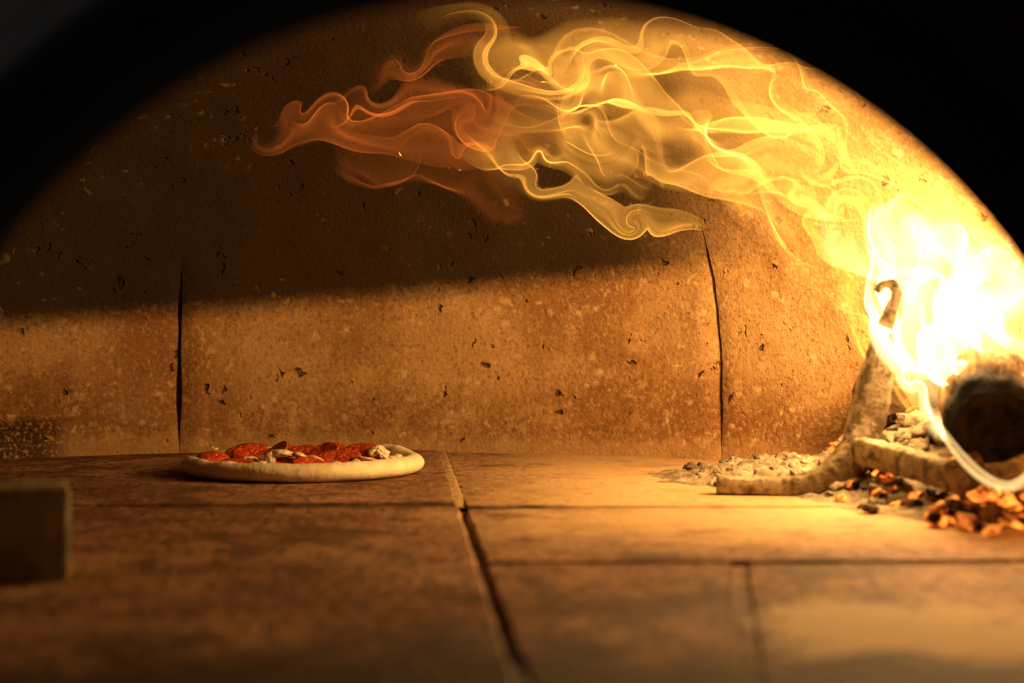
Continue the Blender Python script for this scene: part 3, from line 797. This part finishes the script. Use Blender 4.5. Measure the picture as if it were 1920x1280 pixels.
# centre line of each tongue of flame: x, y, z, half width, brightness
FLAMES = [
    dict(col='mid', E=0.366, ctrl=[(0.4908, 1.4000, 0.1249, 0.0210, 0.5000), (0.4829, 1.4000, 0.1826, 0.0289, 0.6500), (0.4526, 1.4200, 0.2576, 0.0319, 0.6500), (0.4023, 1.4500, 0.3304, 0.0299, 0.5500), (0.3262, 1.5000, 0.3954, 0.0281, 0.7690), (0.2280, 1.5200, 0.4414, 0.0256, 1.0000), (0.1279, 1.5500, 0.4702, 0.0209, 1.0000), (0.0232, 1.5500, 0.4760, 0.0174, 0.9000), (-0.0639, 1.5500, 0.4702, 0.0151, 0.6000), (-0.1287, 1.5600, 0.4547, 0.0175, 0.3000)], n=220, m=72, seed=2, vort=[(0.4491, 1.4363, 0.3036, 0.0363, 1.6594), (-0.0236, 1.55, 0.4764, 0.042, -1.8785), (0.069, 1.55, 0.4606, 0.0373, 1.8856), (0.2866, 1.5091, 0.4277, 0.0245, -1.4879)]),
    dict(col='mid', E=0.366, ctrl=[(0.4619, 1.4000, 0.1249, 0.0262, 0.5000), (0.4472, 1.4200, 0.1990, 0.0373, 0.6500), (0.4157, 1.4400, 0.2698, 0.0405, 0.6000), (0.3583, 1.4700, 0.3383, 0.0413, 0.6980), (0.2756, 1.5000, 0.3926, 0.0394, 0.9420), (0.1778, 1.5300, 0.4375, 0.0344, 1.0000), (0.0814, 1.5500, 0.4586, 0.0291, 1.0000), (-0.0058, 1.5600, 0.4606, 0.0234, 0.8000), (-0.0936, 1.5600, 0.4547, 0.0234, 0.3000)], n=220, m=72, seed=3, vort=[(0.0663, 1.5543, 0.444, 0.04, 1.9286), (-0.0048, 1.5585, 0.4482, 0.0325, 1.5575), (0.0996, 1.5486, 0.4538, 0.0345, 1.2346), (0.4506, 1.4345, 0.224, 0.0245, 2.1859), (0.4588, 1.42, 0.192, 0.0253, -1.8205)]),
    dict(col='mid', E=0.366, ctrl=[(0.4504, 1.4300, 0.0921, 0.0268, 0.5000), (0.4295, 1.4500, 0.1781, 0.0381, 0.6500), (0.3996, 1.4800, 0.2507, 0.0444, 0.6000), (0.3375, 1.5000, 0.3195, 0.0422, 0.8040), (0.2565, 1.5200, 0.3673, 0.0370, 1.0000), (0.1732, 1.5400, 0.4105, 0.0375, 1.0000), (0.0930, 1.5500, 0.4296, 0.0320, 1.0000), (0.0175, 1.5600, 0.4430, 0.0292, 0.8000), (-0.0589, 1.5700, 0.4507, 0.0265, 0.3500)], n=220, m=72, seed=4, vort=[(0.4268, 1.4832, 0.273, 0.0367, 1.2937), (0.3623, 1.4979, 0.3177, 0.0312, 1.2917), (0.1828, 1.5311, 0.421, 0.0237, 1.1167), (0.3012, 1.5097, 0.3595, 0.0367, -1.375), (0.3137, 1.5105, 0.3439, 0.024, -2.1991)]),
    dict(col='mid', E=0.366, ctrl=[(0.4465, 1.4700, 0.0737, 0.0165, 0.5000), (0.4106, 1.4800, 0.1509, 0.0277, 0.6500), (0.3768, 1.5000, 0.2239, 0.0337, 0.7750), (0.3306, 1.5200, 0.2875, 0.0313, 0.9230), (0.2656, 1.5400, 0.3354, 0.0318, 1.1000), (0.1976, 1.5500, 0.3714, 0.0320, 1.0000), (0.1228, 1.5600, 0.4021, 0.0351, 0.9000), (0.0471, 1.5700, 0.4154, 0.0324, 0.7000), (-0.0355, 1.5800, 0.4348, 0.0296, 0.3000)], n=220, m=72, seed=5, vort=[(0.0753, 1.5688, 0.42, 0.0258, 1.3247), (0.3237, 1.5274, 0.3041, 0.0211, -1.9352), (0.2194, 1.5498, 0.3904, 0.023, -1.5754), (0.3258, 1.5136, 0.2551, 0.0192, 1.2457), (0.3913, 1.4799, 0.1701, 0.0237, -2.033)]),
    dict(col='mid', E=0.342, ctrl=[(0.3881, 1.5000, 0.2801, 0.0169, 0.3350), (0.3420, 1.5200, 0.3103, 0.0239, 0.7310), (0.2829, 1.5400, 0.3239, 0.0243, 1.0370), (0.2267, 1.5500, 0.3366, 0.0209, 1.0000), (0.1813, 1.5600, 0.3670, 0.0234, 1.0000), (0.1287, 1.5600, 0.3962, 0.0263, 0.8000), (0.0765, 1.5700, 0.3860, 0.0235, 0.7000), (0.0353, 1.5700, 0.4095, 0.0212, 0.4000)], n=220, m=72, seed=6, vort=[(0.1547, 1.56, 0.3582, 0.0277, -1.1289), (0.3526, 1.5171, 0.2962, 0.0386, 1.3022), (0.1142, 1.5602, 0.3829, 0.0426, 2.0163), (0.0949, 1.5623, 0.413, 0.0233, -2.0141)], fe=0.3),
    dict(col='mid', E=0.317, ctrl=[(0.4160, 1.4600, 0.3152, 0.0164, 0.3000), (0.3576, 1.4900, 0.3687, 0.0251, 0.6540), (0.2831, 1.5100, 0.4112, 0.0255, 1.0150), (0.2079, 1.5400, 0.4567, 0.0231, 1.0000), (0.1395, 1.5500, 0.4673, 0.0209, 1.0000), (0.0585, 1.5600, 0.4664, 0.0211, 0.9000), (-0.0175, 1.5600, 0.4664, 0.0234, 0.5000)], n=220, m=72, seed=9, vort=[(0.2091, 1.5403, 0.4398, 0.0214, 1.1163), (0.0815, 1.5552, 0.4509, 0.0303, 1.6947), (0.313, 1.5043, 0.3918, 0.0371, 1.4093), (0.1506, 1.5494, 0.4822, 0.0279, 1.6262), (0.3185, 1.4993, 0.3828, 0.0175, -2.099)], fe=0.3),
    dict(col='mid', E=0.415, ctrl=[(0.4415, 1.5000, 0.0664, 0.0090, 1.0000), (0.4106, 1.5000, 0.1283, 0.0146, 1.2000), (0.3740, 1.5000, 0.1845, 0.0180, 1.2000), (0.3505, 1.5200, 0.2362, 0.0182, 1.1000), (0.3249, 1.5200, 0.2818, 0.0205, 1.0000), (0.2926, 1.5300, 0.2998, 0.0207, 0.8000), (0.2483, 1.5400, 0.3296, 0.0173, 0.5000)], n=220, m=72, seed=10, vort=[(0.3745, 1.511, 0.2143, 0.0188, -1.9132), (0.2865, 1.5267, 0.2929, 0.0184, -1.5443), (0.3175, 1.523, 0.2917, 0.0136, -1.8138)]),
    dict(col='mid', E=0.415, ctrl=[(0.4106, 1.4800, 0.2008, 0.0222, 0.8000), (0.3825, 1.5000, 0.2520, 0.0259, 1.1000), (0.3420, 1.5200, 0.2932, 0.0228, 1.1000), (0.2926, 1.5300, 0.3170, 0.0207, 1.0000), (0.2425, 1.5400, 0.3239, 0.0127, 0.9000), (0.2194, 1.5400, 0.3152, 0.0069, 0.6000)], n=220, m=72, seed=11, vort=[(0.3483, 1.5216, 0.3098, 0.0211, 1.2078), (0.2239, 1.54, 0.3125, 0.0146, 2.1231), (0.3007, 1.5284, 0.3184, 0.0151, -2.0449), (0.3473, 1.5192, 0.2977, 0.0169, 1.477)]),
    dict(col='hot', E=1.49, ctrl=[(0.4295, 1.3800, 0.0581, 0.0207, 1.0000), (0.4199, 1.4000, 0.1144, 0.0315, 1.4000), (0.4243, 1.4600, 0.1728, 0.0438, 1.5000), (0.4246, 1.5000, 0.2295, 0.0450, 1.2000), (0.4103, 1.5200, 0.2818, 0.0399, 0.7000), (0.3901, 1.5300, 0.3285, 0.0344, 0.3000)], n=220, m=72, seed=12, vort=[(0.4115, 1.4944, 0.2564, 0.0269, 2.1683), (0.4124, 1.3971, 0.0844, 0.0297, -1.3049), (0.4084, 1.5145, 0.2738, 0.0207, 2.1155), (0.4295, 1.4012, 0.1397, 0.0358, 1.8706)]),
    dict(col='hot', E=1.3, ctrl=[(0.4436, 1.3000, 0.0833, 0.0146, 1.0000), (0.4405, 1.3200, 0.1119, 0.0297, 1.2000), (0.4371, 1.3400, 0.1564, 0.0402, 1.5000), (0.4315, 1.3700, 0.2129, 0.0385, 1.0000), (0.4252, 1.4000, 0.2666, 0.0262, 0.4000)], n=220, m=72, seed=13, vort=[(0.401, 1.3709, 0.1966, 0.0354, -1.7112), (0.4157, 1.3337, 0.1276, 0.0277, 1.9593), (0.4612, 1.3223, 0.1431, 0.0361, 1.8864), (0.4507, 1.3574, 0.2109, 0.0268, -1.1209)]),
    dict(col='hot', E=1.43, ctrl=[(0.4028, 1.3600, 0.0748, 0.0061, 0.9000), (0.3835, 1.3600, 0.1207, 0.0112, 1.4000), (0.3711, 1.3900, 0.1590, 0.0156, 1.6000), (0.3818, 1.4800, 0.1952, 0.0166, 1.5000), (0.3825, 1.5000, 0.2351, 0.0169, 0.9000), (0.3790, 1.5200, 0.2761, 0.0171, 0.4000)], n=220, m=72, seed=14, vort=[(0.3828, 1.36, 0.1148, 0.0106, 1.8438)], swirl=0.5, bulge=0.2),
    dict(col='hot', E=0.78, ctrl=[(0.4728, 1.3000, 0.0589, 0.0195, 1.0000), (0.4738, 1.3300, 0.1165, 0.0249, 1.1000), (0.4733, 1.3500, 0.1716, 0.0253, 1.2000), (0.4657, 1.3800, 0.2237, 0.0285, 1.0000), (0.4441, 1.4100, 0.2727, 0.0238, 0.4000)], n=220, m=72, seed=15, vort=[(0.4845, 1.3317, 0.1191, 0.0362, -1.3588), (0.454, 1.3205, 0.094, 0.0315, -1.2975), (0.4809, 1.3718, 0.2251, 0.0333, -2.098)]),
    dict(col='hot', E=1.04, ctrl=[(0.4212, 1.3700, 0.0948, 0.0360, 0.8000), (0.4295, 1.3800, 0.1461, 0.0466, 1.3000), (0.4222, 1.3900, 0.1981, 0.0469, 1.3000), (0.4075, 1.4300, 0.2476, 0.0456, 1.1000), (0.3832, 1.4600, 0.2933, 0.0383, 0.6000), (0.3552, 1.4800, 0.3284, 0.0333, 0.3000)], n=220, m=72, seed=16, vort=[(0.4254, 1.4264, 0.2094, 0.0195, -2.16), (0.3615, 1.4661, 0.3006, 0.0348, -1.8711), (0.4365, 1.377, 0.1467, 0.034, 1.1976), (0.442, 1.3812, 0.1878, 0.0224, 1.1969), (0.438, 1.3835, 0.1773, 0.0209, 2.0281)]),
    dict(col='hot', E=0.8, ctrl=[(0.3729, 1.3000, 0.1125, 0.0044, 0.9000), (0.3732, 1.2600, 0.0855, 0.0043, 1.3000), (0.3867, 1.2350, 0.0592, 0.0046, 1.4000), (0.4180, 1.2250, 0.0370, 0.0046, 1.4000), (0.4460, 1.2200, 0.0466, 0.0064, 1.2000)], n=220, m=72, seed=17, vort=[], swirl=0.3, fold=0.7, fs=0.1, fe=0.1),
    dict(col='mid', E=0.415, ctrl=[(0.2192, 1.5800, 0.2820, 0.0047, 0.5000), (0.1837, 1.5800, 0.2915, 0.0130, 0.9000), (0.1422, 1.5800, 0.2956, 0.0178, 1.1000), (0.1007, 1.5800, 0.3075, 0.0166, 1.0000), (0.0592, 1.5800, 0.3312, 0.0154, 0.9000), (0.0178, 1.5800, 0.3371, 0.0201, 0.8000), (-0.0178, 1.5800, 0.3637, 0.0237, 0.6000), (-0.0533, 1.5800, 0.3934, 0.0237, 0.3000)], n=220, m=72, seed=7, vort=[(0.1351, 1.58, 0.2879, 0.0142, 3.4), (0.0237, 1.58, 0.3341, 0.0178, -1.5), (0.0592, 1.58, 0.346, 0.0142, 1.8)], swirl=0.5),
    dict(col='mid', E=0.244, ctrl=[(0.1531, 1.5700, 0.3271, 0.0177, 0.4000), (0.1001, 1.5700, 0.3448, 0.0235, 0.8000), (0.0530, 1.5700, 0.3565, 0.0265, 0.9000), (0.0000, 1.5800, 0.3697, 0.0267, 0.8000), (-0.0474, 1.5800, 0.3874, 0.0237, 0.4000)], n=220, m=72, seed=18, vort=[(-0.0276, 1.58, 0.3694, 0.0137, -1.2264), (0.0016, 1.5755, 0.3705, 0.0205, -1.1642), (0.1109, 1.57, 0.3296, 0.0174, 1.1452), (0.0382, 1.5725, 0.364, 0.0132, -1.4987), (0.0022, 1.58, 0.3743, 0.0179, 1.1313)]),
    dict(col='red', E=0.132, ctrl=[(0.0600, 1.6000, 0.3724, 0.0300, 0.4000), (0.0000, 1.6000, 0.3904, 0.0330, 0.8000), (-0.0660, 1.6000, 0.4084, 0.0330, 0.9000), (-0.1380, 1.6000, 0.4054, 0.0270, 0.9000), (-0.2040, 1.6000, 0.4054, 0.0228, 0.9000), (-0.2520, 1.6000, 0.3976, 0.0228, 1.1000), (-0.2970, 1.6000, 0.3934, 0.0216, 1.1000)], n=220, m=72, seed=8, vort=[(-0.282, 1.6, 0.3874, 0.0204, -2.6), (0.0061, 1.6, 0.3691, 0.0147, -1.3186), (-0.2388, 1.6, 0.4173, 0.014, -2.0697), (-0.0353, 1.6, 0.4131, 0.017, -1.9317), (-0.1935, 1.6, 0.4189, 0.0255, -1.6142)], swirl=0.6, fe=0.1),
    dict(col='red', E=0.12, ctrl=[(0.0840, 1.6000, 0.3964, 0.0300, 0.4000), (0.0120, 1.6000, 0.4264, 0.0330, 0.8000), (-0.0600, 1.6000, 0.4204, 0.0300, 0.9000), (-0.1320, 1.6000, 0.4264, 0.0270, 0.9000), (-0.1920, 1.6000, 0.4024, 0.0216, 0.7000), (-0.2400, 1.6000, 0.4024, 0.0180, 0.4000)], n=220, m=72, seed=19, vort=[(-0.1582, 1.6, 0.438, 0.0228, -1.5907), (-0.0456, 1.6, 0.4061, 0.026, -1.6903), (-0.0496, 1.6, 0.4142, 0.0202, -1.1648)]),
    dict(col='red', E=0.072, ctrl=[(0.0240, 1.6000, 0.3244, 0.0360, 0.4000), (-0.0480, 1.6000, 0.3424, 0.0360, 0.8000), (-0.1200, 1.6000, 0.3544, 0.0300, 0.9000), (-0.1860, 1.6000, 0.3724, 0.0216, 0.7000), (-0.2280, 1.6000, 0.3784, 0.0180, 0.4000)], n=220, m=72, seed=20, vort=[(-0.0182, 1.6, 0.3627, 0.0131, -1.3813), (-0.0512, 1.6, 0.3631, 0.0179, 2.0581), (-0.1201, 1.6, 0.3687, 0.0143, 2.1885)]),
    dict(col='red', E=0.096, ctrl=[(0.0120, 1.6000, 0.4984, 0.0144, 0.7000), (-0.0480, 1.6000, 0.4924, 0.0204, 0.9000), (-0.1080, 1.6000, 0.4684, 0.0216, 0.7000), (-0.1680, 1.6000, 0.4384, 0.0240, 0.4000)], n=220, m=72, seed=21, vort=[(-0.1235, 1.6, 0.4673, 0.0216, -1.8472)], swirl=0.6),
]

# ------------------------------------------------------------------ fire: thin folded sheets of burning gas, each a closed shell filled with glow
fire = tag(empty('fire', (.45, 1.36, .09)), 'bright flames sweeping from the burning log along the oven vault', 'flame')
FL = {'hot': (1, .62, .22), 'mid': (1, .41, .052), 'red': (1, .2, .025)}
T_UNIT = .0004; T_MIN = .000010
_fm = {}
def flame_sheet(col, E, ctrl, n, m, seed, fold=1.0, swirl=1.3, bulge=.5, kt=1.15, ks=.5, vort=(), fs=.06, fe=.25):
    C = spline(ctrl, n)
    pos = C[:, :3]; hw = np.maximum(C[:, 3], .002); br = np.maximum(C[:, 4], 0)
    T = np.gradient(pos, axis=0); L = np.linalg.norm(T, axis=1); arc = np.cumsum(L); T /= L[:, None]
    D = np.array([0, 1., 0]); N = np.cross(D[None], T); N /= np.linalg.norm(N, axis=1)[:, None]
    t = np.linspace(-1, 1, m)[None]; S = arc[:, None] + 0 * t; TT = t + 0 * S
    W = hw[:, None]; o = seed * 13.7; A = S * ks / .06; Z = 0 * S
    f1 = noise(A, TT*kt + o, o + Z); f2 = noise(A*1.9 + 5, TT*kt*2.1 + o, o + 9 + Z); f3 = noise(A*3.1 + 3, TT*kt*4.3 + o, o + 19 + Z)
    g1 = noise(A + 31, TT*kt + o, o + 40 + Z); g2 = noise(A*1.9 + 7, TT*kt*2.1 + o, o + 49 + Z)
    tt = TT + fold * (.85*f1 + .25*f2 + .05*f3)
    dd = bulge * (np.cos(TT*1.4) - .6) + fold * (.6*g1 + .22*g2)
    al = fold * .5 * noise(A*1.2 + 11, TT*kt*.8 + o, o + 70 + Z)
    P = pos[:, None] + N[:, None] * (tt*W)[..., None] + D * (dd*W)[..., None] + T[:, None] * (al*W)[..., None]
    for sc, am in ((.16, .035), (.08, .014), (.045, .005)):
        q = P / sc
        a = swirl * am * np.clip(np.minimum(S, .35) / .12, 0, 1)
        P = P + a[..., None] * np.stack([noise(q[..., 0] + o, q[..., 1], q[..., 2]), noise(q[..., 0], q[..., 1] + o + 50, q[..., 2]), noise(q[..., 0], q[..., 1], q[..., 2] + o + 90)], -1)
    for (vx, vy, vz, R, an) in vort:
        dx = P[..., 0] - vx; dz = P[..., 2] - vz
        a = an * np.exp(-(dx*dx + dz*dz) / (R*R)) * np.exp(-((P[..., 1] - vy) / .12)**2)
        P[..., 0], P[..., 2] = vx + dx*np.cos(a) - dz*np.sin(a), vz + dx*np.sin(a) + dz*np.cos(a)
    s = np.linspace(0, 1, n)[:, None]
    sm = lambda x: np.clip(x, 0, 1)**2 * (3 - 2 * np.clip(x, 0, 1))
    th = br[:, None] * sm(s / fs) * sm((1 - s) / fe) * sm((1 - abs(TT)) / .35)
    th = np.maximum(th * np.clip(.75 + .75 * noise(A*1.3 + 3, TT*kt*2 + o, o + 130 + Z), .12, 1.6) * T_UNIT, T_MIN)
    du = np.gradient(P, axis=0); dv = np.gradient(P, axis=1)
    nn = np.cross(du, dv); nn /= np.maximum(np.linalg.norm(nn, axis=-1), 1e-12)[..., None]
    def tris(Z): return (np.cross(Z[1:, :-1] - Z[:-1, :-1], Z[1:, 1:] - Z[:-1, :-1]), np.cross(Z[1:, 1:] - Z[:-1, :-1], Z[:-1, 1:] - Z[:-1, :-1]))
    tp = tris(P)
    def inverted(th):                       # cells where the shell would turn inside out round a tight fold
        bad = np.zeros((n - 1, m - 1), bool)
        for sg in (.5, -.5):
            for q, r in zip(tris(P + nn * th[..., None] * sg), tp): bad |= np.sum(q * r, -1) < .35 * np.sum(r * r, -1)
        return bad
    for it in range(9):
        bad = inverted(th)
        w = np.zeros((n, m), bool); w[:-1, :-1] |= bad; w[1:, :-1] |= bad; w[:-1, 1:] |= bad; w[1:, 1:] |= bad
        th = np.where(w, th * .6, th)
    th = np.maximum(th, T_MIN)
    keep = ~inverted(th)
    keep &= (th[:-1, :-1] + th[1:, 1:] + th[1:, :-1] + th[:-1, 1:]) > 4.4 * T_MIN
    Ft = P + nn * th[..., None] * .5; Bk = P - nn * th[..., None] * .5
    idx = np.arange(n * m).reshape(n, m); O = n * m
    V = np.concatenate([Ft.reshape(-1, 3), Bk.reshape(-1, 3)]) - np.array(fire.location)
    a_, b_, c_, d_ = (idx[:-1, :-1][keep], idx[1:, :-1][keep], idx[1:, 1:][keep], idx[:-1, 1:][keep])
    T3 = [np.stack([a_, b_, c_], -1), np.stack([a_, c_, d_], -1), np.stack([a_ + O, c_ + O, b_ + O], -1), np.stack([a_ + O, d_ + O, c_ + O], -1)]
    kp = np.pad(keep, 1)
    for (di, dj, p, q) in ((0, -1, idx[:-1, :-1], idx[1:, :-1]), (1, 0, idx[1:, :-1], idx[1:, 1:]), (0, 1, idx[1:, 1:], idx[:-1, 1:]), (-1, 0, idx[:-1, 1:], idx[:-1, :-1])):
        open_ = keep & ~kp[1 + di:n + di, 1 + dj:m + dj]
        e0, e1 = p[open_], q[open_]
        T3 += [np.stack([e1, e0, e0 + O], -1), np.stack([e1, e0 + O, e1 + O], -1)]
    Q = np.concatenate(T3).astype(np.int32)
    me = bpy.data.meshes.new('flame_tongue')
    me.vertices.add(len(V)); me.vertices.foreach_set('co', V.astype(np.float32).ravel())
    me.loops.add(Q.size); me.loops.foreach_set('vertex_index', Q.ravel())
    me.polygons.add(len(Q)); me.polygons.foreach_set('loop_start', np.arange(0, Q.size, 3, dtype=np.int32))
    try: me.polygons.foreach_set('loop_total', np.full(len(Q), 3, np.int32))
    except Exception: pass
    me.update(calc_edges=True); me.validate()
    key = (col, round(E, 3))
    if key not in _fm: _fm[key] = mat_flame('flame_glow', FL[col], E / T_UNIT)
    link('flame_tongue', me, _fm[key], fire)
for row in FLAMES: flame_sheet(**row)
